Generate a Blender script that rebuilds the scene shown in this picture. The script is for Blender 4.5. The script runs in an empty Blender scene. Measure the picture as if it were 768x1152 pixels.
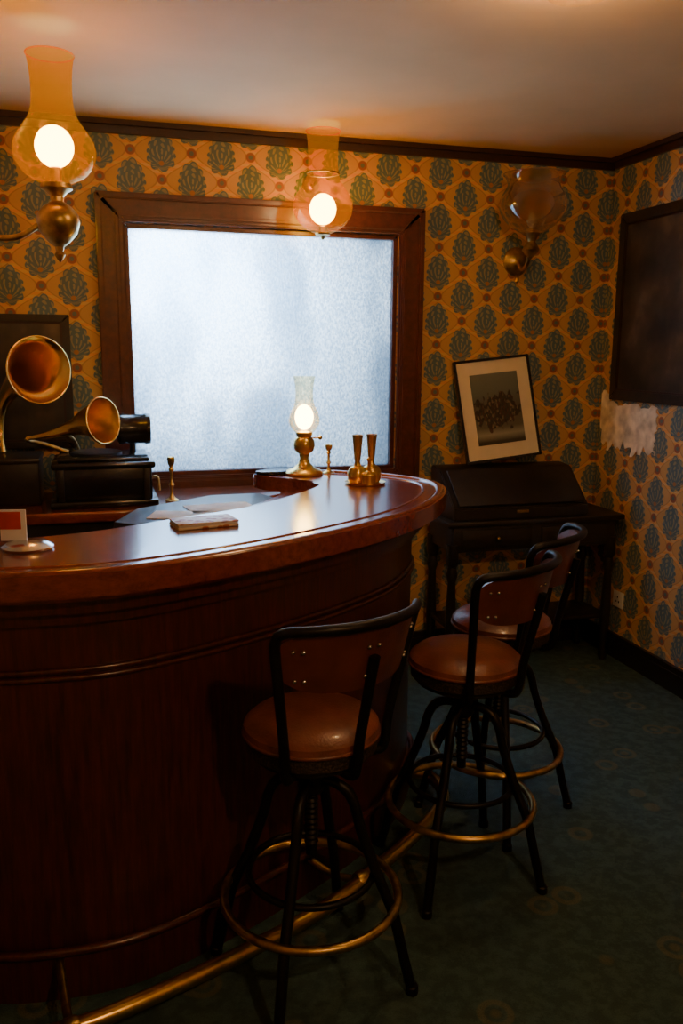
import bpy, bmesh, math, random
from mathutils import Vector, Matrix
random.seed(4)
C16, S16 = math.cos(math.radians(16)), math.sin(math.radians(16))
def R(X, Y):            # survey plan (camera heading) -> room axes
    return (X*C16+Y*S16, -X*S16+Y*C16)
def RL(l): return [R(*p) for p in l]
CEIL=2.69; YB=4.24; XR=2.725; XL=-0.5; YF=-1.6

# ------------------------------------------------------------ materials
def newmat(name):
    m=bpy.data.materials.new(name); m.use_nodes=True
    nt=m.node_tree; b=nt.nodes['Principled BSDF']; return m,nt,b
class G:
    def __init__(s,nt): s.nt=nt
    def put(s,sock,v):
        if isinstance(v,(int,float)): sock.default_value=v
        elif isinstance(v,tuple): sock.default_value=(*v,1) if len(v)==3 and sock.type=='RGBA' else v
        else: s.nt.links.new(v,sock)
    def m(s,op,a,b=None,c=None):
        n=s.nt.nodes.new('ShaderNodeMath'); n.operation=op
        s.put(n.inputs[0],a)
        if b is not None: s.put(n.inputs[1],b)
        if c is not None: s.put(n.inputs[2],c)
        return n.outputs[0]
    def mix(s,f,a,b):
        n=s.nt.nodes.new('ShaderNodeMix'); n.data_type='RGBA'
        s.put(n.inputs['Factor'],f); s.put(n.inputs[6],a); s.put(n.inputs[7],b)
        return n.outputs[2]
    def pos(s):
        n=s.nt.nodes.new('ShaderNodeNewGeometry'); q=s.nt.nodes.new('ShaderNodeSeparateXYZ')
        s.nt.links.new(n.outputs['Position'],q.inputs[0]); return q.outputs
    def obj(s,scale=(1,1,1),out='Object'):
        n=s.nt.nodes.new('ShaderNodeTexCoord'); q=s.nt.nodes.new('ShaderNodeMapping')
        q.inputs['Scale'].default_value=scale
        s.nt.links.new(n.outputs[out],q.inputs[0]); return q.outputs[0]
    def noise(s,vec,scale,detail=3,rough=.5):
        n=s.nt.nodes.new('ShaderNodeTexNoise'); n.inputs['Scale'].default_value=scale
        n.inputs['Detail'].default_value=detail; n.inputs['Roughness'].default_value=rough
        if vec is not None: s.nt.links.new(vec,n.inputs['Vector'])
        return n.outputs[0]
    def vor(s,vec,scale,feature='F1'):
        n=s.nt.nodes.new('ShaderNodeTexVoronoi'); n.inputs['Scale'].default_value=scale; n.feature=feature
        if vec is not None: s.nt.links.new(vec,n.inputs['Vector'])
        return n.outputs
    def bump(s,h,bsdf,strength=.3,dist=.01):
        n=s.nt.nodes.new('ShaderNodeBump'); n.inputs['Strength'].default_value=strength
        n.inputs['Distance'].default_value=dist; s.nt.links.new(h,n.inputs['Height'])
        s.nt.links.new(n.outputs[0],bsdf.inputs['Normal'])
    def ramp(s,f,stops):
        n=s.nt.nodes.new('ShaderNodeValToRGB'); s.nt.links.new(f,n.inputs[0])
        e=n.color_ramp.elements
        while len(e)<len(stops): e.new(.5)
        for i,(p,c) in enumerate(stops): e[i].position=p; e[i].color=(*c,1)
        return n.outputs[0]
    def smooth(s,x,lo,hi):
        n=s.nt.nodes.new('ShaderNodeMapRange'); n.interpolation_type='SMOOTHSTEP'
        s.put(n.inputs[0],x); n.inputs[1].default_value=lo; n.inputs[2].default_value=hi
        return n.outputs[0]

def simple(name,col,rough=.5,metal=0,coat=0,var=.25,scale=12,bump=0,bscale=60):
    m,nt,b=newmat(name); g=G(nt)
    v=g.obj(); n=g.noise(v,scale)
    d=tuple(c*(1-var) for c in col); l=tuple(min(1,c*(1+var)) for c in col)
    g.put(b.inputs['Base Color'],g.ramp(n,[(.3,d),(.7,l)]))
    b.inputs['Roughness'].default_value=rough; b.inputs['Metallic'].default_value=metal
    b.inputs['Coat Weight'].default_value=coat; b.inputs['Coat Roughness'].default_value=.12
    if bump: g.bump(g.noise(v,bscale),b,bump,.004)
    return m
def wood(name,dark,light,scale=(6,6,1),rough=.3,coat=.5):
    m,nt,b=newmat(name); g=G(nt)
    v=g.obj(scale); n=g.noise(v,6,6,.6); n2=g.noise(v,40,3)
    f=g.m('ADD',g.m('MULTIPLY',n,.75),g.m('MULTIPLY',n2,.25))
    g.put(b.inputs['Base Color'],g.ramp(f,[(.35,dark),(.62,light)]))
    b.inputs['Roughness'].default_value=rough
    b.inputs['Coat Weight'].default_value=coat; b.inputs['Coat Roughness'].default_value=.15
    g.bump(n2,b,.08,.002)
    return m

M={}
M['maho']=wood('mahogany_vertical',(.028,.005,.003),(.085,.014,.008),(14,14,1.0),.36,.4)
M['mahotop']=wood('mahogany_polished',(.12,.020,.007),(.24,.046,.014),(3,14,8),.22,.85)
M['frame']=wood('window_frame_wood',(.048,.008,.004),(.10,.018,.009),(4,4,4),.4,.3)
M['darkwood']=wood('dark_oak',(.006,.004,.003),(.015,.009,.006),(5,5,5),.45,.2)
M['pframe']=wood('picture_frame_wood',(.010,.007,.005),(.026,.016,.010),(5,5,5),.35,.4)
M['crown']=wood('crown_wood',(.020,.005,.004),(.038,.010,.006),(4,4,4),.45,.2)
M['brass']=simple('brass',(.72,.48,.14),.28,1,0,.2,8)
M['oldbrass']=simple('aged_brass',(.45,.30,.11),.36,1,0,.45,25)
M['horn']=simple('horn_brass',(.92,.58,.17),.27,1,0,.12,5)
M['iron']=simple('black_iron',(.012,.011,.011),.42,.6,0,.3,30)
M['leather']=simple('brown_leather',(.15,.043,.024),.34,0,.2,.3,14,.3,150)
M['backleather']=simple('backrest_panel',(.10,.025,.016),.36,0,.25,.3,14,.2,150)
M['black']=simple('black_lacquer',(.008,.008,.009),.25,0,.4,.2,10)
M['paper']=simple('paper',(.6,.6,.58),.7)
M['mat']=simple('mount_card',(.72,.62,.46),.8,0,0,.05)
M['white']=simple('white_plastic',(.7,.68,.62),.4,0,0,.03)
M['red']=simple('red_card',(.5,.04,.03),.5)
M['chrome']=simple('steel',(.6,.6,.6),.2,1)
M['plaster']=simple('bare_plaster',(.72,.64,.52),.9,0,0,.35,14,.8,30)

# woven seat side
m,nt,b=newmat('woven_band'); g=G(nt); v=g.obj()
vo=g.vor(v,160); g.put(b.inputs['Base Color'],g.mix(g.smooth(vo[0],.2,.6),(.05,.03,.022),(.010,.007,.006)))
b.inputs['Roughness'].default_value=.6; g.bump(vo[0],b,.5,.003); M['weave']=m

# wallpaper
m,nt,b=newmat('damask_wallpaper'); g=G(nt); x,y,z=g.pos()
P,Q=.28,.248
u=g.m('DIVIDE',g.m('ADD',g.m('ADD',x,y),.05),P); vv=g.m('DIVIDE',g.m('ADD',z,.03),Q)
wr=lambda a:g.m('WRAP',a,.5,-.5)
du=wr(u); dv=wr(vv); du2=wr(g.m('ADD',u,.5)); dv2=wr(g.m('ADD',vv,.5))
w=g.m('MULTIPLY_ADD',g.m('COSINE',g.m('MULTIPLY',dv,2*math.pi)),.25,.25)
adu=g.m('ABSOLUTE',du)
inA=g.m('LESS_THAN',adu,w)
sel=lambda a,c: g.m('ADD',g.m('MULTIPLY',a,inA),g.m('MULTIPLY',c,g.m('SUBTRACT',1,inA)))
lu=sel(du,du2); lv=sel(dv,dv2)
sq=lambda a:g.m('MULTIPLY',a,a)
taper=g.m('MULTIPLY_ADD',lv,.6,1.05)
e=g.m('SQRT',g.m('ADD',sq(g.m('MULTIPLY',g.m('DIVIDE',lu,.255),taper)),sq(g.m('DIVIDE',lv,.375))))
th=g.m('ARCTAN2',g.m('ADD',lv,.26),lu)
sc=g.m('MULTIPLY',g.m('ABSOLUTE',g.m('SINE',g.m('MULTIPLY',g.m('ARCTAN2',lv,lu),5.5))),-.17)
e2=g.m('ADD',g.m('ADD',e,sc),.09)
med=g.m('SUBTRACT',1,g.smooth(e2,.88,.93))
vein=g.smooth(g.m('ADD',g.m('MULTIPLY',g.m('SINE',g.m('MULTIPLY',e,25)),.8),g.m('COSINE',g.m('MULTIPLY',th,21))),.1,.8)
core=g.m('SUBTRACT',1,g.smooth(g.m('SQRT',g.m('ADD',sq(g.m('MULTIPLY',lu,1.1)),sq(g.m('ADD',lv,.21)))),.035,.055))
nd=g.m('ABSOLUTE',g.m('SUBTRACT',adu,w))
net=g.m('SUBTRACT',1,g.smooth(nd,.055,.07))
netedge=g.m('SUBTRACT',1,g.smooth(g.m('ABSOLUTE',g.m('SUBTRACT',nd,.075)),.008,.020))
f1=g.m('SQRT',g.m('ADD',sq(g.m('MULTIPLY',du2,P)),sq(g.m('MULTIPLY',dv,Q))))
f2=g.m('SQRT',g.m('ADD',sq(g.m('MULTIPLY',du,P)),sq(g.m('MULTIPLY',dv2,Q))))
fl=g.m('MINIMUM',f1,f2)
flm=g.m('SUBTRACT',1,g.smooth(fl,.020,.025)); flc=g.m('SUBTRACT',1,g.smooth(fl,.009,.012))
chain=g.smooth(g.m('SINE',g.m('MULTIPLY',vv,2*math.pi*9)),-.2,.3)
base=(.58,.33,.12); orange=(.74,.34,.09); teal=(.075,.150,.190)
col=g.mix(net,base,g.mix(chain,orange,(.68,.42,.17)))
col=g.mix(g.m('MULTIPLY',netedge,.5),col,(.28,.14,.05))
col=g.mix(med,col,g.mix(g.m('MULTIPLY',vein,.6),teal,(.40,.34,.19)))
col=g.mix(core,col,(.42,.17,.06))
col=g.mix(flm,col,g.mix(flc,(.30,.085,.05),(.10,.15,.15)))
ns=g.noise(g.obj(),9,4); col=g.mix(g.m('MULTIPLY',ns,.25),col,(.20,.12,.055))
g.put(b.inputs['Base Color'],col); b.inputs['Roughness'].default_value=.55
g.bump(g.noise(g.obj(),120),b,.15,.003); M['wall']=m

# carpet
m,nt,b=newmat('patterned_carpet'); g=G(nt); v=g.obj()
vo=g.vor(v,5.5); d=vo[0]
ring_=g.m('SUBTRACT',1,g.smooth(g.m('ABSOLUTE',g.m('SUBTRACT',d,.22)),.03,.07))
dot=g.m('SUBTRACT',1,g.smooth(d,.06,.12))
n=g.noise(v,22,4,.65); n2=g.noise(v,260,2)
col=g.mix(g.smooth(n,.4,.62),(.020,.050,.050),(.040,.086,.080))
col=g.mix(g.m('MULTIPLY',g.m('ADD',ring_,dot),.34),col,(.17,.135,.05))
col=g.mix(g.m('MULTIPLY',g.smooth(n2,.45,.65),.4),col,(.016,.028,.028))
g.put(b.inputs['Base Color'],col); b.inputs['Roughness'].default_value=.95
g.bump(n2,b,.5,.004); M['carpet']=m

M['ceil']=simple('ceiling_paint',(.70,.46,.23),.8,0,0,.05,3,.1,40)

# frosted pane
m,nt,b=newmat('frosted_glass'); g=G(nt); v=g.obj((1,1,.6))
nz=g.noise(v,110,2,.6); cloud=g.noise(g.obj((1,1,.5)),3.0,1)
tr=nt.nodes.new('ShaderNodeBsdfTranslucent'); gl=nt.nodes.new('ShaderNodeBsdfGlossy'); mx=nt.nodes.new('ShaderNodeMixShader')
c1=g.mix(g.smooth(nz,.36,.66),(.46,.57,.67),(.88,.92,.95))
g.put(tr.inputs[0],g.mix(g.m('MULTIPLY',g.smooth(cloud,.45,.65),.6),c1,(.28,.36,.44)))
gl.inputs['Roughness'].default_value=.12; mx.inputs[0].default_value=.06
g.bump(nz,tr,.8,.02); g.bump(nz,gl,.25,.01)
nt.links.new(tr.outputs[0],mx.inputs[1]); nt.links.new(gl.outputs[0],mx.inputs[2])
nt.links.new(mx.outputs[0],nt.nodes['Material Output'].inputs[0]); M['frost']=m

def glassmat(name,tint,trans,tl,blend=.25,glow=None):
    m,nt,b=newmat(name)
    t=nt.nodes.new('ShaderNodeBsdfTransparent'); t.inputs[0].default_value=(*tint,1)
    l=nt.nodes.new('ShaderNodeBsdfTranslucent'); l.inputs[0].default_value=(*tl,1)
    gl=nt.nodes.new('ShaderNodeBsdfGlossy'); gl.inputs['Roughness'].default_value=.05
    gl.inputs['Color'].default_value=(.8,.6,.3,1) if glow else (.8,.8,.8,1)
    m1=nt.nodes.new('ShaderNodeMixShader'); m1.inputs[0].default_value=trans
    m2=nt.nodes.new('ShaderNodeMixShader'); lw=nt.nodes.new('ShaderNodeLayerWeight'); lw.inputs[0].default_value=blend
    nt.links.new(t.outputs[0],m1.inputs[1]); nt.links.new(l.outputs[0],m1.inputs[2])
    nt.links.new(lw.outputs['Facing'],m2.inputs[0])
    nt.links.new(m1.outputs[0],m2.inputs[1]); nt.links.new(gl.outputs[0],m2.inputs[2])
    out=m2.outputs[0]
    if glow:
        em=nt.nodes.new('ShaderNodeEmission'); em.inputs[0].default_value=(*glow[0],1); em.inputs[1].default_value=glow[1]
        ad=nt.nodes.new('ShaderNodeAddShader'); nt.links.new(out,ad.inputs[0]); nt.links.new(em.outputs[0],ad.inputs[1]); out=ad.outputs[0]
    nt.links.new(out,nt.nodes['Material Output'].inputs[0]); return m
M['amber']=glassmat('amber_glass',(1,.62,.14),.012,(1,.42,.03),.04,((1,.42,.02),.12))  # weak emission put in to stand for lamp light glowing through the glass
M['clear']=glassmat('clear_lamp_glass',(1,.90,.68),.05,(1,.62,.25),.12)
M['smoke']=glassmat('seeded_glass',(.90,.78,.58),.30,(.95,.75,.48),.30)
def emis(name,c,s):
    m,nt,b=newmat(name); b.inputs['Base Color'].default_value=(*c,1)
    b.inputs['Emission Color'].default_value=(*c,1); b.inputs['Emission Strength'].default_value=s; return m
M['bulb']=emis('lit_bulb',(1,.66,.20),40)
M['bulboff']=simple('bulb_glass_off',(.4,.36,.3),.15)

# prints
m,nt,b=newmat('art_print'); g=G(nt)
tc=nt.nodes.new('ShaderNodeTexCoord'); q=nt.nodes.new('ShaderNodeSeparateXYZ'); nt.links.new(tc.outputs['Generated'],q.inputs[0])
gx,gz=q.outputs[0],q.outputs[2]
cx=g.m('DIVIDE',g.m('SUBTRACT',gx,.5),.52); cz=g.m('DIVIDE',g.m('SUBTRACT',gz,.45),.28)
rr=g.m('ADD',g.m('SQRT',g.m('ADD',sq(cx),sq(cz))),g.m('MULTIPLY',g.m('SUBTRACT',g.noise(g.obj((1,1,.6)),22,2),.5),2.0))
cl=g.m('SUBTRACT',1,g.smooth(rr,.88,.98))
vo=g.vor(g.obj((1.4,1,.75)),85); sx=nt.nodes.new('ShaderNodeSeparateColor'); nt.links.new(vo[1],sx.inputs[0])
fig=g.ramp(sx.outputs[0],[(0,(.02,.017,.012)),(.38,(.07,.03,.02)),(.5,(.025,.025,.020)),(.78,(.045,.042,.03)),(.90,(.20,.16,.10)),(1,(.09,.08,.055))])
bg=g.ramp(gz,[(.04,(.05,.045,.03)),(.14,(.28,.28,.23)),(.24,(.11,.105,.075)),(.55,(.10,.10,.075)),(.72,(.12,.14,.12)),(1,(.16,.18,.16))])
g.put(b.inputs['Base Color'],g.mix(cl,bg,fig)); b.inputs['Roughness'].default_value=.35; M['print']=m
m,nt,b=newmat('dark_print'); g=G(nt)
g.put(b.inputs['Base Color'],g.ramp(g.noise(g.obj(),4,4),[(.38,(.014,.010,.007)),(.55,(.05,.036,.022)),(.72,(.16,.11,.065))])); b.inputs['Roughness'].default_value=.35; M['dprint']=m
m,nt,b=newmat('booklet_cover'); g=G(nt)
vo=g.vor(g.obj(),38); g.put(b.inputs['Base Color'],g.mix(g.smooth(vo[0],.3,.5),(.38,.12,.06),(.62,.52,.36))); b.inputs['Roughness'].default_value=.5; M['booklet']=m

# ------------------------------------------------------------ geometry helpers
def mk(name,bm,mat,parent=None,smooth=True,loc=None,rot=None,angle=40):
    bmesh.ops.recalc_face_normals(bm,faces=bm.faces[:])
    me=bpy.data.meshes.new(name); bm.to_mesh(me); bm.free()
    me.materials.append(M[mat])
    ob=bpy.data.objects.new(name,me); bpy.context.scene.collection.objects.link(ob)
    if smooth:
        for p in me.polygons: p.use_smooth=True
        try: me.set_sharp_from_angle(angle=math.radians(angle))
        except Exception: pass
    if parent: ob.parent=parent
    if loc: ob.location=loc
    if rot: ob.rotation_euler=rot
    return ob
def root(name,loc=(0,0,0),rz=0):
    e=bpy.data.objects.new(name,None); e.empty_display_size=.1
    bpy.context.scene.collection.objects.link(e); e.location=loc; e.rotation_euler=(0,0,rz); return e
def addbox(bm,lo,hi,mi=0):
    vs=[bm.verts.new((x,y,z)) for x in (lo[0],hi[0]) for y in (lo[1],hi[1]) for z in (lo[2],hi[2])]
    for f in ((0,1,3,2),(4,6,7,5),(0,4,5,1),(2,3,7,6),(0,2,6,4),(1,5,7,3)):
        fa=bm.faces.new([vs[i] for i in f]); fa.material_index=mi
def box(name,lo,hi,mat,parent=None,bev=.004,loc=None,rot=None,seg=2):
    bm=bmesh.new(); addbox(bm,lo,hi)
    if bev: bmesh.ops.bevel(bm,geom=bm.edges[:],offset=bev,segments=seg,affect='EDGES',profile=.5)
    return mk(name,bm,mat,parent,True,loc,rot)
def boxes(name,lst,mat,parent=None,bev=0):
    bm=bmesh.new()
    for lo,hi in lst: addbox(bm,lo,hi)
    if bev: bmesh.ops.bevel(bm,geom=bm.edges[:],offset=bev,segments=2,affect='EDGES')
    return mk(name,bm,mat,parent,bool(bev))
def lathe(name,prof,mat,parent=None,loc=None,rot=None,seg=40,cap=True):
    bm=bmesh.new(); rings=[]
    for r,z in prof:
        if r<1e-5: rings.append([bm.verts.new((0,0,z))])
        else: rings.append([bm.verts.new((r*math.cos(2*math.pi*i/seg),r*math.sin(2*math.pi*i/seg),z)) for i in range(seg)])
    for a,b2 in zip(rings,rings[1:]):
        for i in range(seg):
            j=(i+1)%seg
            if len(a)==1 and len(b2)==1: continue
            if len(a)==1: bm.faces.new((a[0],b2[i],b2[j]))
            elif len(b2)==1: bm.faces.new((a[i],a[j],b2[0]))
            else: bm.faces.new((a[i],a[j],b2[j],b2[i]))
    if cap:
        for rg in (rings[0],rings[-1]):
            if len(rg)>1: bm.faces.new(rg)
    return mk(name,bm,mat,parent,True,loc,rot,35)
def cr(pts,n=8,closed=False):
    pts=[Vector(p) for p in pts]; out=[]; L=len(pts)
    for i in range(L if closed else L-1):
        if closed: p0,p1,p2,p3=pts[i-1],pts[i],pts[(i+1)%L],pts[(i+2)%L]
        else:
            p1,p2=pts[i],pts[i+1]; p0=pts[i-1] if i>0 else p1*2-p2; p3=pts[i+2] if i+2<L else p2*2-p1
        for k in range(n):
            t=k/n
            out.append(.5*((2*p1)+(p2-p0)*t+(2*p0-5*p1+4*p2-p3)*t*t+(3*p1-p0-3*p2+p3)*t**3))
    if not closed: out.append(pts[-1].copy())
    return out
def sweep(name,pts,r,mat,parent=None,seg=12,closed=False,cap=True,loc=None,flat=1.0):
    pts=[Vector(p) for p in pts]; L=len(pts)
    if isinstance(r,(int,float)): r=[r]*L
    T=[]
    for i in range(L):
        a=pts[i-1] if (i>0 or closed) else pts[i]; b2=pts[(i+1)%L] if (i<L-1 or closed) else pts[i]
        T.append((b2-a).normalized())
    up=Vector((0,0,1)); 
    if abs(T[0].dot(up))>.9: up=Vector((1,0,0))
    nrm=(up-T[0]*up.dot(T[0])).normalized(); bm=bmesh.new(); rings=[]
    for i in range(L):
        nrm=(nrm-T[i]*nrm.dot(T[i])).normalized(); bi=T[i].cross(nrm)
        rings.append([bm.verts.new(pts[i]+(nrm*math.cos(2*math.pi*k/seg)*flat+bi*math.sin(2*math.pi*k/seg))*r[i]) for k in range(seg)])
    for i in range(L if closed else L-1):
        a,b2=rings[i],rings[(i+1)%L]
        for k in range(seg):
            j=(k+1)%seg; bm.faces.new((a[k],a[j],b2[j],b2[k]))
    if cap and not closed: bm.faces.new(rings[0]); bm.faces.new(rings[-1])
    return mk(name,bm,mat,parent,True,loc,None,50)
def ring(name,rad,z,r,mat,parent,n=48):
    return sweep(name,[(rad*math.cos(2*math.pi*i/n),rad*math.sin(2*math.pi*i/n),z) for i in range(n)],r,mat,parent,10,True)
def prism(name,poly,z0,z1,mat,parent=None,bev=0,seg=3):
    bm=bmesh.new()
    lo=[bm.verts.new((p[0],p[1],z0)) for p in poly]; hi=[bm.verts.new((p[0],p[1],z1)) for p in poly]
    bm.faces.new(lo); top=bm.faces.new(hi); L=len(poly)
    for i in range(L): bm.faces.new((lo[i],lo[(i+1)%L],hi[(i+1)%L],hi[i]))
    if bev:
        es=[e for e in bm.edges if abs(e.verts[0].co.z-e.verts[1].co.z)<1e-6]
        bmesh.ops.bevel(bm,geom=es,offset=bev,segments=seg,affect='EDGES',profile=.5)
    return mk(name,bm,mat,parent,True,None,None,30)
def offs(poly,d,closed=True):
    L=len(poly); out=[]
    for i in range(L):
        a=poly[i-1] if (i>0 or closed) else poly[i]; b2=poly[(i+1)%L] if (i<L-1 or closed) else poly[i]
        t=(Vector(b2[:2])-Vector(a[:2])).normalized(); out.append(Vector((poly[i][0]+t.y*d,poly[i][1]-t.x*d)))
    return out
def sphere(name,r,mat,parent,loc,sz=1):
    bm=bmesh.new(); bmesh.ops.create_uvsphere(bm,u_segments=20,v_segments=12,radius=r)
    for v in bm.verts: v.co.z*=sz
    return mk(name,bm,mat,parent,True,loc)
def plight(name,loc,e,col,rad,parent=None):
    l=bpy.data.lights.new(name,'POINT'); l.energy=e; l.color=col; l.shadow_soft_size=rad
    o=bpy.data.objects.new(name,l); bpy.context.scene.collection.objects.link(o); o.location=loc
    if parent: o.parent=parent
    return o

# ------------------------------------------------------------ room
T=.15
WX0,WX1,WZ0,WZ1=.145,1.505,1.05,2.25
boxes('wall_back',[((XL-T,YB,0),(WX0,YB+T,CEIL)),((WX1,YB,0),(XR+T,YB+T,CEIL)),((WX0,YB,0),(WX1,YB+T,WZ0)),((WX0,YB,WZ1),(WX1,YB+T,CEIL))],'wall')
boxes('wall_right',[((XR,YF,0),(XR+T,YB,CEIL))],'wall')
boxes('wall_left',[((XL-T,YF,0),(XL,YB,CEIL))],'wall')
boxes('wall_front',[((XL-T,YF-T,0),(XR+T,YF,CEIL))],'wall')
boxes('floor',[((XL-T,YF-T,-.1),(XR+T,YB+T,0))],'carpet')
boxes('ceiling',[((XL-T,YF-T,CEIL),(XR+T,YB+T,CEIL+.1))],'ceil')
bm=bmesh.new(); addbox(bm,(XL,YB-.02,CEIL-.055),(XR,YB,CEIL)); addbox(bm,(XL,YB-.045,CEIL-.022),(XR,YB-.02,CEIL)); mk('trim_1',bm,'crown',None,False)
bm=bmesh.new(); addbox(bm,(XR-.02,YF,CEIL-.055),(XR,YB-.045,CEIL)); addbox(bm,(XR-.045,YF,CEIL-.022),(XR-.02,YB-.045,CEIL)); mk('trim_2',bm,'crown',None,False)
boxes('baseboard_back',[((XL,YB-.02,0),(XR,YB,.13)),((XL,YB-.028,0),(XR,YB-.02,.10))],'darkwood')
boxes('baseboard_right',[((XR-.02,YF,0),(XR,YB-.028,.13)),((XR-.028,YF,0),(XR-.02,YB-.028,.10))],'darkwood')

# window
wn=root('window_1',(0,0,0))
def framering(name,x0,x1,z0,z1,wd,y0,y1,mat,parent,bev=.006):
    bm=bmesh.new()
    O=[(x0,z0),(x1,z0),(x1,z1),(x0,z1)]; I=[(x0+wd,z0+wd),(x1-wd,z0+wd),(x1-wd,z1-wd),(x0+wd,z1-wd)]
    vo=[[bm.verts.new((p[0],yy,p[1])) for p in O] for yy in (y0,y1)]; vi=[[bm.verts.new((p[0],yy,p[1])) for p in I] for yy in (y0,y1)]
    for i in range(4):
        j=(i+1)%4
        bm.faces.new((vo[0][i],vo[0][j],vi[0][j],vi[0][i])); bm.faces.new((vo[1][i],vo[1][j],vi[1][j],vi[1][i]))
        bm.faces.new((vo[0][i],vo[0][j],vo[1][j],vo[1][i])); bm.faces.new((vi[0][i],vi[0][j],vi[1][j],vi[1][i]))
    if bev: bmesh.ops.bevel(bm,geom=bm.edges[:],offset=bev,segments=2,affect='EDGES')
    return mk(name,bm,mat,parent,True)
framering('casing',.03,1.625,.935,2.37,.118,YB-.035,YB,'frame',wn,.008)
framering('casing_backband',.022,1.633,.927,2.378,.028,YB-.052,YB,'frame',wn,.006)
framering('casing_bead',.105,1.545,1.012,2.292,.022,YB-.045,YB-.03,'frame',wn,.005)
framering('sash',WX0+.001,WX1-.001,WZ0+.001,WZ1-.001,.022,YB,YB+.07,'frame',wn,.004)
box('pane',(WX0+.015,YB+.035,WZ0+.015),(WX1-.015,YB+.041,WZ1-.015),'frost',wn,0)

# ------------------------------------------------------------ bar counter
top_pts=[(-1.04,1.812),(-.88,1.808),(-.721,1.82),(-.482,1.898),(-.192,2.123),(.094,2.431),(.28,2.719),(.382,3.046),(.366,3.29),(.206,3.46),(0,3.54),(-.25,3.57),(-.37,3.50),(-.31,3.39),(-.14,3.30),(-.09,3.15),(-.277,2.75),(-.496,2.514),(-.705,2.306),(-.9,2.21),(-1.155,2.2)]
body_pts=[(-1.07,1.93),(-.9,1.925),(-.74,1.94),(-.53,2.01),(-.27,2.22),(0,2.51),(.17,2.77),(.26,3.06),(.24,3.25),(.14,3.36),(-.05,3.42),(-.16,3.38),(-.17,3.2),(-.31,2.85),(-.52,2.55),(-.73,2.34),(-.9,2.26),(-1.16,2.24)]
bar=root('bar_counter')
def closedpoly(pts,n=7):
    core=cr(RL(pts),n,False)
    return [Vector((max(p.x,XL+.002),p.y)) for p in core]
tp=closedpoly(top_pts); bp=closedpoly(body_pts)
clampx=lambda P_:[Vector((max(p.x,XL+.002),p.y)) for p in P_]
prism('body',bp,0,1.08,'maho',bar)
prism('plinth',clampx(offs(bp,.016)),0,.135,'maho',bar,.006)
prism('cornice_lower',clampx(offs(bp,.022)),1.02,1.06,'maho',bar,.008)
prism('cornice_upper',clampx(offs(bp,.052)),1.055,1.10,'maho',bar,.014)
prism('cornice_cove',clampx(offs(bp,.080)),1.092,1.118,'mahotop',bar,.008)
prism('bar_top',tp,1.112,1.168,'mahotop',bar,.020,5)
outer=[Vector((p.x,p.y)) for p in cr(RL(top_pts[:13]),7)]
def along(name,off,z,r,mat,flat=1.0,base=outer):
    q=offs(base,off,False); sweep(name,[(max(p.x,XL+.01),p.y,z) for p in q],r,mat,bar,10,flat=flat)
along('top_lip',-.022,1.160,.020,'mahotop',.85)
along('top_reed',-.085,1.166,.006,'mahotop')
bo=[Vector((p.x,p.y)) for p in cr(RL(body_pts[:11]),7)]
along('waist_reed_lower',.004,.878,.008,'maho',1,bo); along('waist_reed_upper',.004,.898,.008,'maho',1,bo)
along('plinth_reed',.020,.140,.012,'maho',1,bo)
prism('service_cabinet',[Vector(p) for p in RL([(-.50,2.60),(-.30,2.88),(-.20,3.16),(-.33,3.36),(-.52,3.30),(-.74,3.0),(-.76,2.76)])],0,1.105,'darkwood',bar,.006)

bc=root('back_counter')
bpoly=[(XL+.002,3.62),(.05,3.62),(.40,3.66),(.70,3.80),(.90,3.97),(1.0,4.185),(XL+.002,4.185)]
def bcp(off): return [Vector((p[0],p[1]+off if i<5 else p[1])) for i,p in enumerate(bpoly)]
prism('counter_top',bcp(0),.955,1.0,'mahotop',bc,.010)
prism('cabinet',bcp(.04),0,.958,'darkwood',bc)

# foot rail
fr=root('foot_rail')
rp=cr([(*R(*p),.115) for p in [(-.98,1.62),(-.75,1.66),(-.5,1.775),(-.08,2.105),(.15,2.38),(.30,2.60),(.37,2.76),(.34,2.90),(.235,2.95)]],8)
sweep('rail',rp,.021,'brass',fr,16)
for X,Y,X2,Y2 in [(-.62,1.70,-.72,1.93),(.07,2.275,-.10,2.39)]:
    a=Vector((*R(X,Y),.115)); b2=Vector((*R(X2,Y2),.115))
    sweep('bracket',cr([a,(a+b2)/2-Vector((0,0,.02)),b2],5),.011,'oldbrass',fr)
    lathe('collar',[(.026,-.02),(.029,-.012),(.029,.012),(.026,.02)],'oldbrass',fr,a,(math.pi/2,0,math.atan2(rp[20].y-rp[16].y,rp[20].x-rp[16].x)+math.pi/2),20)

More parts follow.
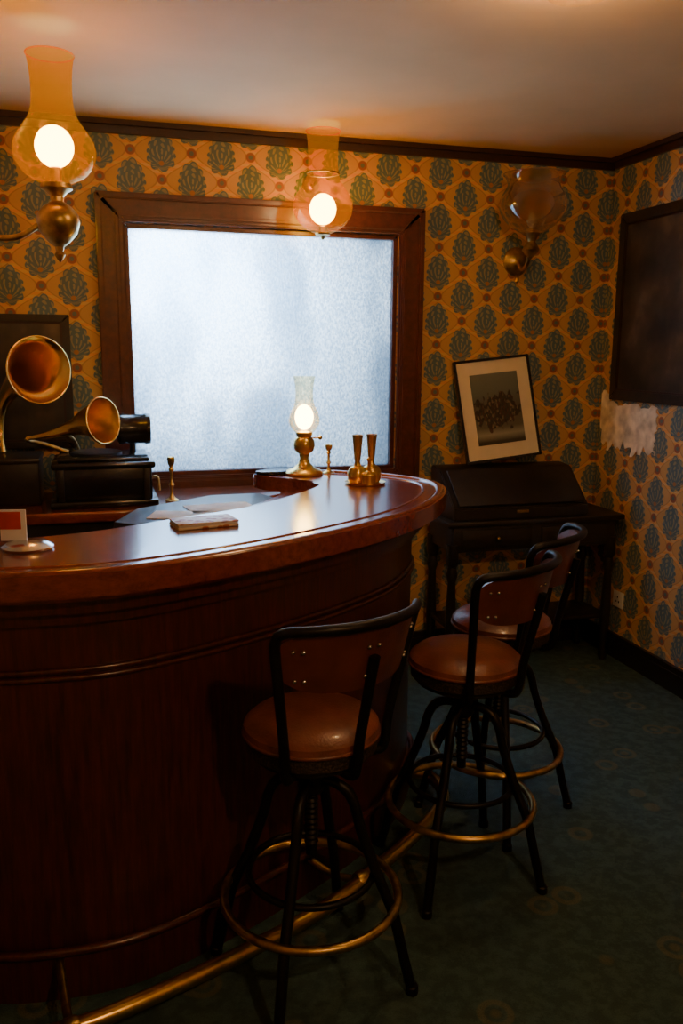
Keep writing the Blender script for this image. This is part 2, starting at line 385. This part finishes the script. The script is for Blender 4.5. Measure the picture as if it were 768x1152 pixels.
# ------------------------------------------------------------ stools
def stool(X,Y,back,feet):
    x,y=R(X,Y); s=root('bar_stool',(x,y,0),math.radians(back-16)); fa=math.radians(feet-back)
    lathe('seat_cushion',[(0,.772),(.06,.771),(.12,.764),(.155,.752),(.174,.735),(.177,.722),(.172,.712),(0,.712)],'leather',s,seg=56)
    ring('seat_piping',.174,.716,.006,'leather',s)
    lathe('seat_band',[(0,.715),(.170,.715),(.170,.675),(.160,.668),(0,.668)],'weave',s,seg=56)
    lathe('seat_pan',[(0,.668),(.150,.668),(.152,.655),(.13,.645),(.05,.635),(0,.635)],'iron',s,seg=48)
    zs=[.635-.0075*i for i in range(34)]
    lathe('height_screw',[(0,.64)]+[((.015 if i%2 else .019),z) for i,z in enumerate(zs)]+[(.015,.36),(0,.36)],'iron',s,seg=20)
    lathe('screw_hub',[(0,.60),(.03,.60),(.034,.59),(.034,.55),(.03,.54),(0,.54)],'iron',s,seg=24)
    for k in range(4):
        a=fa+k*math.pi/2; c,sn=math.cos(a),math.sin(a)
        path=[(.02,.575),(.06,.573),(.095,.555),(.118,.515),(.135,.45),(.175,.34),(.222,.23),(.250,.12),(.278,.006)]
        sweep('leg_%d'%(k+1),cr([(r*c,r*sn,z) for r,z in path],6),.0142,'iron',s)
        lathe('foot_cap',[(.017,0),(.017,.02),(.014,.024)],'iron',s,(.279*c,.279*sn,0),None,14)
    ring('footrest_ring',.232,.245,.0120,'oldbrass',s,64)
    ring('brace_ring',.166,.315,.009,'iron',s,56)
    rz=lambda z:.19+.215*max(0,z-.72)
    pt=lambda ang,z,dr=0:((rz(z)+dr)*math.cos(ang),(rz(z)+dr)*math.sin(ang),z)
    A=math.radians(54)
    left=[(.10*math.cos(A),.10*math.sin(A),.655),(.17*math.cos(A),.17*math.sin(A),.656),pt(A,.68),pt(A,.76),pt(A,.90),pt(A,.99),pt(A*.985,1.03),pt(A*.90,1.056)]
    topa=[pt(A*t,1.056+.012*(1-t*t)) for t in (.6,.3,0,-.3,-.6)]
    right=[(p[0],-p[1],p[2]) for p in reversed(left)]
    sweep('back_frame',cr(left+topa+right,6),.0128,'iron',s)
    mid=[(.08,0,.652),(.165,0,.654),pt(0,.68),pt(0,.76,.002),pt(0,.88,.004),pt(0,.985,.006)]
    sweep('back_strut',cr(mid,6),.013,'iron',s)
    bm=bmesh.new(); NU,NV=32,8; grid=[[],[]]
    for side,dr in ((0,-.016),(1,.0)):
        for i in range(NU+1):
            t=-1+2*i/NU; col=[]
            zt=1.052+.010*(1-t*t)-.035*abs(t)**6; zb=.905-.004*(1-t*t)+.030*abs(t)**6
            for j in range(NV+1):
                z=zb+(zt-zb)*j/NV; col.append(bm.verts.new(pt(A*.975*t,z,dr-.004)))
            grid[side].append(col)
    for side in (0,1):
        for i in range(NU):
            for j in range(NV): bm.faces.new((grid[side][i][j],grid[side][i+1][j],grid[side][i+1][j+1],grid[side][i][j+1]))
    for i in range(NU):
        for j in (0,NV): bm.faces.new((grid[0][i][j],grid[0][i+1][j],grid[1][i+1][j],grid[1][i][j]))
    for j in range(NV):
        for i in (0,NU): bm.faces.new((grid[0][i][j],grid[0][i][j+1],grid[1][i][j+1],grid[1][i][j]))
    mk('backrest',bm,'backleather',s)
    bm=bmesh.new()
    for t in (-.82,-.72,-.06,.06,.72,.82):
        for z in (.935,1.01):
            p=pt(A*t,z,-.002)
            bmesh.ops.create_uvsphere(bm,u_segments=8,v_segments=6,radius=.0055,matrix=Matrix.Translation(p))
    mk('rivets',bm,'chrome',s)
stool(-.073,2.035,-53,-15)
stool(.392,2.518,-40,-27)
stool(.575,2.90,-28,0)

# ------------------------------------------------------------ lamps
ON=[(.028,0),(.045,.008),(.078,.028),(.102,.06),(.110,.095),(.104,.128),(.085,.160),(.066,.190),(.056,.225),(.054,.28),(.057,.33),(.063,.365)]
def onion(name,parent,zo,s=1,sz=1,mat='amber',loc=(0,0,0)):
    pr=[(r*s,z*sz) for r,z in ON]
    sm=[(p.x,p.y) for p in cr([(a,b2,0) for a,b2 in pr],4)]
    o=lathe(name,sm,mat,parent,(loc[0],loc[1],zo),None,48,False)
    ring(name+'_rim',pr[-1][0],zo+pr[-1][1],.0025,mat,parent,40)
    return o
WARM=(1,.56,.19)
# sconce over the window: glass carried by a neck ring on an arm from the wall above the casing
pl=root('wall_sconce',(1.045,4.00,0))
onion('glass_shade',pl,2.209,1.26,1.235)
dy=YB-4.00
ring('gallery_ring',.073,2.475,.004,'oldbrass',pl,40)
sweep('arm',cr([(0,.073,2.475),(0,.12,2.462),(0,.18,2.45),(0,dy-.005,2.47)],6),.008,'oldbrass',pl)
lathe('wall_plate',[(0,.025),(.02,.022),(.038,.010),(.042,0),(0,0)],'oldbrass',pl,(0,dy,2.47),(math.pi/2,0,0),28)
lathe('bottom_finial',[(0,2.245),(.018,2.24),(.020,2.215),(.036,2.212),(.034,2.203),(.012,2.195),(.008,2.186),(0,2.18)],'oldbrass',pl,seg=24)
sphere('bulb',.062,'bulb',pl,(0,0,2.318),1.12)
plight('light',(0,0,2.318),20,WARM,.05,pl)
# left sconce lamp on bracket from left wall
sx_,sy_=R(-.953,2.95); sl=root('wall_sconce',(sx_,sy_,0))
onion('glass_shade',sl,2.20,1.2,1.10)
lathe('burner',[(.05,2.205),(.052,2.19),(.035,2.18),(.022,2.165),(.022,2.15),(.045,2.135),(.066,2.11),(.07,2.085),(.06,2.05),(.035,2.02),(.015,2.005),(.012,1.99),(.018,1.98),(.010,1.965),(0,1.955)],'oldbrass',sl)
sphere('bulb',.062,'bulb',sl,(0,0,2.322),1.06)
lathe('lamp_holder',[(0,2.20),(.02,2.20),(.02,2.255),(.012,2.265),(0,2.265)],'oldbrass',sl,seg=18)
wx=XL-sx_
sweep('arm',cr([(-.05,0,2.08),(-.14,0,2.03),(-.25,0,2.04),(-.33,0,2.10),(wx+.01,0,2.12)],6),.010,'oldbrass',sl)
lathe('wall_plate',[(0,.03),(.03,.025),(.06,.01),(.065,0),(0,0)],'oldbrass',sl,(wx,0,2.12),(0,math.pi/2,0))
plight('light',(0,0,2.325),58,WARM,.05,sl)
# right sconce (unlit)
sr=root('wall_sconce',(2.145,4.03,0))
BL=[(.035,2.262),(.07,2.272),(.125,2.31),(.160,2.36),(.168,2.40),(.160,2.44),(.138,2.475),(.130,2.50),(.140,2.53),(.152,2.545)]
lathe('glass_shade',[(p.x,p.y) for p in cr([(a,b2,0) for a,b2 in BL],4)],'smoke',sr,seg=48,cap=False)
ring('shade_rim',.152,2.545,.003,'smoke',sr,48)
lathe('burner',[(0,2.275),(.04,2.275),(.045,2.262),(.03,2.245),(.02,2.22),(.035,2.20),(.045,2.18),(.03,2.16),(.01,2.145),(0,2.13)],'oldbrass',sr)
sphere('bulb',.028,'bulboff',sr,(0,0,2.325),1.4)
sweep('arm',cr([(0,0,2.175),(.01,.06,2.11),(.02,.13,2.10),(.025,.18,2.14)],6),.011,'oldbrass',sr)
lathe('wall_plate',[(0,.04),(.03,.035),(.055,.018),(.072,.008),(.075,0),(0,0)],'oldbrass',sr,(.028,YB-4.03,2.145),(math.pi/2,0,0))
lathe('plate_finial',[(0,-.03),(.012,-.02),(.008,0),(.015,.012),(0,.02)],'oldbrass',sr,(.028,YB-4.03-.02,2.06),None,16)
# table lamp on bar
lx,ly=R(-.155,3.45); tl=root('oil_lamp',(lx,ly,1.169))
lathe('base',[(0,0),(.076,0),(.078,.008),(.070,.018),(.045,.028),(.026,.045),(.018,.065),(.022,.085),(.038,.098),(.044,.118),(.042,.140),(.030,.155),(.034,.165),(.034,.175),(.02,.18),(0,.18)],'brass',tl)
CH=[(.032,.170),(.045,.182),(.060,.205),(.063,.225),(.056,.255),(.042,.285),(.036,.32),(.038,.36),(.045,.40)]
lathe('glass_chimney',[(p.x,p.y) for p in cr([(a,b2,0) for a,b2 in CH],4)],'clear',tl,seg=40,cap=False)
sphere('flame',.038,'bulb',tl,(0,0,.235),1.35)
sweep('wick_key',[(.03,0,.150),(.065,0,.150)],.003,'brass',tl,8); sphere('key_knob',.009,'brass',tl,(.068,0,.15))
plight('light',(0,0,.235),9,WARM,.035,tl)
# ceiling lamp just above view, plus an added, unseen fill lamp behind the camera
for (cx_,cy_,en) in ((*R(.62,2.46),48),(.9,-.6,165)):
    cl_=root('ceiling_or_fill_lamp',(cx_,cy_,0))
    lathe('fitting',[(0,CEIL),(.05,CEIL),(.05,CEIL-.008),(.025,CEIL-.014),(.018,CEIL-.022),(.018,CEIL-.030),(0,CEIL-.030)],'oldbrass',cl_)
    sphere('bulb',.032,'bulb',cl_,(0,0,CEIL-.058),1.0)
    lathe('glass_shade',[(.03,CEIL-.014),(.075,CEIL-.03),(.095,CEIL-.06),(.085,CEIL-.085)],'clear',cl_,cap=False)
    plight('light',(0,0,CEIL-.062),en,(1,.60,.28),.04,cl_)

# ------------------------------------------------------------ small things on the bar
bx,by=R(.09,3.22); br=root('brass_bar_tool_set',(bx,by,1.169))
lathe('tray',[(0,0),(.075,0),(.080,.008),(.076,.008),(.07,.004),(0,.004)],'brass',br)
for i,(dx,dy2) in enumerate(((-.032,.0),(.028,.012))):
    lathe('pot_%d'%(i+1),[(0,.004),(.030,.004),(.037,.015),(.038,.045),(.030,.062),(.015,.070),(.010,.085),(.013,.10),(.019,.17),(.022,.188),(.019,.188),(.012,.13),(0,.12)],'brass',br,(dx,dy2,0),None,28)
lathe('strainer',[(0,.004),(.026,.004),(.028,.04),(.02,.05),(.006,.055),(.005,.09),(.010,.10),(0,.11)],'brass',br,(.0,-.045,0),None,24)
def candlestick(x,y,z,h,s=1):
    c=root('candlestick',(x,y,z))
    k=h/.2
    lathe('stick',[(0,0),(.028*s,0),(.029*s,.006*k),(.014*s,.016*k),(.007*s,.03*k),(.006*s,.06*k),(.012*s,.075*k),(.006*s,.09*k),(.006*s,.13*k),(.012*s,.145*k),(.007*s,.155*k),(.014*s,.17*k),(.017*s,.19*k),(.015*s,.2*k),(0,.19*k)],'brass',c,None,None,24)
candlestick(.298,3.80,1.001,.20,1.05)
candlestick(*R(-.055,3.49),1.169,.12,.9)
kx,ky=R(-.40,2.41); bk=root('booklet',(kx,ky,1.169),math.radians(10))
box('cover_bottom',(-.09,-.052,0),(.09,.052,.006),'booklet',bk,.001); box('pages',(-.088,-.050,.006),(.088,.050,.013),'paper',bk,.001); box('cover_top',(-.09,-.052,.013),(.09,.052,.017),'booklet',bk,.001)
for nm,(X,Y),rz,dx,dy2 in (('menu_sheet',(-.44,3.02),.15,.12,.08),('menu_sheet',(-.56,2.87),-.3,.10,.07)):
    q=root(nm,(*R(X,Y),1.106),rz); box('sheet',(-dx,-dy2,0),(dx,dy2,.003),'paper',q,.001)
tx,ty=R(-.27,3.47); tr_=root('serving_tray',(tx,ty,1.169),.2)
prism('tray',[Vector((.075*math.cos(a/12*math.pi)*1.2,.05*math.sin(a/12*math.pi))) for a in range(24)],0,.014,'black',tr_,.004)
hx,hy=R(-.80,2.10); ch=root('menu_card_holder',(hx,hy,1.169),math.radians(-12))
lathe('base',[(0,0),(.062,0),(.064,.006),(.05,.016),(.02,.022),(0,.022)],'chrome',ch)
box('card',(-.065,-.003,.02),(.0,.003,.10),'white',ch,.001); box('card_panel',(-.064,-.005,.05),(-.012,-.003,.095),'red',ch,.0005)

# ------------------------------------------------------------ gramophones
def horn(parent,pts,r0,r1,mat='horn',pw=3.0):
    P_=cr(pts,10); L=len(P_); rad=[r0+(r1-r0)*((i/(L-1))**pw) for i in range(L)]
    sweep('horn_outer',P_,rad,mat,parent,40,False,False)
    t=(P_[-1]-P_[-3]).normalized()
    up=Vector((0,0,1)); a=(up-t*up.dot(t)).normalized(); b2=t.cross(a)
    sweep('horn_rim',[P_[-1]+(a*math.cos(k*math.pi/24)+b2*math.sin(k*math.pi/24))*r1 for k in range(48)],.004,mat,parent,8,True)
gr=root('gramophone',(.01,3.88,1.001))
box('plinth',(-.225,-.185,0),(.225,.185,.03),'black',gr,.008); box('case',(-.20,-.16,.03),(.20,.16,.175),'black',gr,.004)
box('case_moulding',(-.215,-.175,.165),(.215,.175,.195),'black',gr,.010); box('lid',(-.19,-.15,.195),(.19,.15,.212),'black',gr,.006)
for xx in (-.19,.165): box('corner_post',(xx,-.168,.03),(xx+.025,-.158,.165),'darkwood',gr,.003)
lathe('turntable',[(0,.212),(.11,.212),(.112,.222),(.10,.226),(0,.226)],'darkwood',gr,(-.03,0,0))
sweep('crank',cr([(.20,0,.10),(.232,0,.10),(.238,-.005,.06),(.239,-.01,.04)],5),.006,'oldbrass',gr,10)
horn(gr,[(-.31,.02,.285),(-.23,0,.30),(-.13,-.03,.33),(-.06,-.09,.358),(.005,-.15,.370)],.010,.098,pw=2.0)
sweep('tone_arm',cr([(-.31,.02,.285),(-.315,.06,.27),(-.25,.09,.25),(-.15,.09,.212)],5),.010,'oldbrass',gr,12)
sweep('horn_bracket',cr([(-.10,.09,.212),(-.12,.05,.27),(-.14,-.02,.30)],5),.006,'oldbrass',gr,8)
lathe('sound_box',[(.060,0),(.068,.006),(.070,.02),(.066,.03),(.066,.115),(.070,.125),(.068,.145),(.055,.145),(.02,.135),(0,.135)],'black',gr,(.065,.06,.315),(0,math.pi/2,0),40,False)
sweep('sound_box_stand',[(.13,.06,.212),(.13,.06,.25)],.014,'black',gr,12)
g2=root('gramophone',(-.365,3.98,1.001))
box('case',(-.125,-.14,0),(.105,.14,.20),'darkwood',g2,.008); box('case_moulding',(-.13,-.15,.18),(.11,.15,.205),'darkwood',g2,.008)
horn(g2,[(-.06,.10,.205),(-.07,.13,.30),(-.05,.12,.42),(.02,.03,.52),(.09,-.09,.572),(.13,-.16,.580)],.014,.140,pw=2.4)

# ------------------------------------------------------------ desk and pictures
dk=root('writing_desk')
X0,X1,Y0,Y1=1.68,2.66,3.86,4.20
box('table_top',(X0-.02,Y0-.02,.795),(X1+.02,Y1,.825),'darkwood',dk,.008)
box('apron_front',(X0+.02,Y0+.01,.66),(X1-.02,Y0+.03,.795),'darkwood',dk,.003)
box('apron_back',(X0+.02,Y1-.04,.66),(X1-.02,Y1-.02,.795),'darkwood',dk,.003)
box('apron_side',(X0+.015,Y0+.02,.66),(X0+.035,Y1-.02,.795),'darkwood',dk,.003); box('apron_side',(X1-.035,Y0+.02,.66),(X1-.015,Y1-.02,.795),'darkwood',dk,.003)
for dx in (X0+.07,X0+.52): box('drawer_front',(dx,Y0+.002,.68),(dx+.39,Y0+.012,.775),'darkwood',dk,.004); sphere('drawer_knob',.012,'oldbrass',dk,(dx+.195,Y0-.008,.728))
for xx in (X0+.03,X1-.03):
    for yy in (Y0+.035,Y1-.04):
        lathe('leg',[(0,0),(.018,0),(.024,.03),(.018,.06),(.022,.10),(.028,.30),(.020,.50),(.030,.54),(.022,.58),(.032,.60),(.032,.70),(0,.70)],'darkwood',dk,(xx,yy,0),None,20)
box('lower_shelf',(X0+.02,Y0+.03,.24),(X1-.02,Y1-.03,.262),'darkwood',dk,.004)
bm=bmesh.new(); sx0,sx1=1.70,2.47; prof=[(3.87,.826),(3.87,.885),(4.07,1.065),(4.19,1.075),(4.19,.826)]
a=[bm.verts.new((sx0,p[0],p[1])) for p in prof]; b2=[bm.verts.new((sx1,p[0],p[1])) for p in prof]
bm.faces.new(a); bm.faces.new(b2)
for i in range(5): bm.faces.new((a[i],a[(i+1)%5],b2[(i+1)%5],b2[i]))
bmesh.ops.bevel(bm,geom=bm.edges[:],offset=.006,segments=2,affect='EDGES'); mk('slant_box',bm,'darkwood',dk)
ang=math.atan2(.18,.20)
box('slant_lid',(-.355,-.12,0),(.355,.12,.012),'darkwood',dk,.004,((sx0+sx1)/2,3.965,.975),(ang,0,0))
box('lock_plate',(-.035,-.003,-.008),(.035,.003,.008),'oldbrass',dk,.002,((sx0+sx1)/2,3.868,.862))
def picture(name,w_,h_,fw,mw,pm,loc,rot,fm='black'):
    r_=root(name,loc); r_.rotation_euler=rot
    framering('frame',-w_/2,w_/2,0,h_,fw,-.012,.012,fm,r_,.003)
    box('backing',(-w_/2+.004,.004,.004),(w_/2-.004,.010,h_-.004),'black',r_,0)
    if mw: 
        box('mount',(-w_/2+fw*.8,-.003,fw*.8),(w_/2-fw*.8,.004,h_-fw*.8),'mat',r_,0)
        box('print',(-w_/2+fw+mw,-.006,fw+mw*1.1),(w_/2-fw-mw,-.0031,h_-fw-mw),pm,r_,0)
    else:
        framering('slip',-w_/2+fw*.9,w_/2-fw*.9,fw*.9,h_-fw*.9,.012,-.009,.002,'crown',r_,.002)
        box('print',(-w_/2+fw*.8,-.003,fw*.8),(w_/2-fw*.8,.004,h_-fw*.8),pm,r_,0)
    return r_
picture('framed_picture',.44,.55,.014,.068,'print',(2.085,4.100,1.102),(math.radians(-11),math.radians(-6),0))
picture('framed_painting',.80,.97,.055,0,'dprint',(XR-.014,3.70,1.42),(0,0,math.radians(-90)),'pframe')
picture('framed_photograph',.46,.62,.035,0,'dprint',(-.345,YB-.014,1.205),(0,0,0),'pframe')

# torn wallpaper patch on the right wall
tw=root('torn_wallpaper_patch')
def ragged(name,y0,y1,z0,z1,n,x,mat,amp):
    bm=bmesh.new(); pts=[]
    for i in range(n): t=i/(n-1); pts.append((y1+(y0-y1)*t, z1-abs(random.uniform(0,amp))))
    for i in range(1,n-1): t=i/(n-1); pts.append((y0+random.uniform(-.015,.015), z1+(z0-z1)*t))
    for i in range(n): t=i/(n-1); pts.append((y0+(y1-y0)*t, z0+random.uniform(0,amp*2.2)))
    vs=[bm.verts.new((x,p[0],p[1])) for p in pts]; f=bm.faces.new(vs)
    ex=bmesh.ops.extrude_face_region(bm,geom=[f]); 
    for v in ex['geom']:
        if isinstance(v,bmesh.types.BMVert): v.co.x+=.003
    bmesh.ops.triangulate(bm,faces=bm.faces[:])
    return mk(name,bm,mat,tw,False)
ragged('bare_plaster',3.70,4.18,1.14,1.414,22,XR-.004,'plaster',.03)
ragged('bare_plaster',4.13,4.20,1.20,1.47,6,XR-.0045,'plaster',.03)
for i,(yy,zz,hh,ww) in enumerate(((4.08,1.22,.08,.05),(3.86,1.22,.09,.06))):
    bm=bmesh.new(); g_=[]
    for r_ in range(7):
        t=r_/6; wd=ww*(1-.6*t)
        g_.append([bm.verts.new((XR-.005-.02*t*t,yy-wd/2+random.uniform(-.006,.006),zz-hh*t)),bm.verts.new((XR-.005-.024*t*t,yy+wd/2,zz-hh*t))])
    for r_ in range(6): bm.faces.new((g_[r_][0],g_[r_][1],g_[r_+1][1],g_[r_+1][0]))
    mk('peeling_strip',bm,'plaster',tw)
so=root('wall_socket',(XR,3.91,.33))
box('plate',(-.010,-.045,-.045),(0,.045,.045),'white',so,.003)
for yy,zz in ((-.012,-.012),(.012,-.012),(0,.014)): box('slot',(-.0115,yy-.003,zz-.005),(-.0098,yy+.003,zz+.005),'black',so,0)

# ------------------------------------------------------------ daylight
al=bpy.data.lights.new('daylight','AREA'); al.shape='RECTANGLE'; al.size=.7; al.size_y=.5; al.energy=190; al.color=(.66,.83,1)
ao=bpy.data.objects.new('daylight',al); bpy.context.scene.collection.objects.link(ao); ao.location=(.32,4.80,2.12)
d=Vector((.42,4.28,1.9))-ao.location; ao.rotation_euler=d.to_track_quat('-Z','Y').to_euler()
wd=bpy.data.worlds.new('world'); bpy.context.scene.world=wd; wd.use_nodes=True
wd.node_tree.nodes['Background'].inputs[0].default_value=(.48,.68,.95,1); wd.node_tree.nodes['Background'].inputs[1].default_value=.5

# ------------------------------------------------------------ camera
cd=bpy.data.cameras.new('camera'); co=bpy.data.objects.new('camera',cd); bpy.context.scene.collection.objects.link(co)
cd.sensor_fit='VERTICAL'; cd.sensor_height=24; cd.lens=24*950/1152; cd.clip_start=.05
co.location=(0,0,1.67)
rot=Matrix.Rotation(math.radians(-16),4,'Z')@Matrix.Rotation(math.radians(90-10.8),4,'X')@Matrix.Rotation(.008,4,'Z')
co.rotation_euler=rot.to_euler()
bpy.context.scene.camera=co
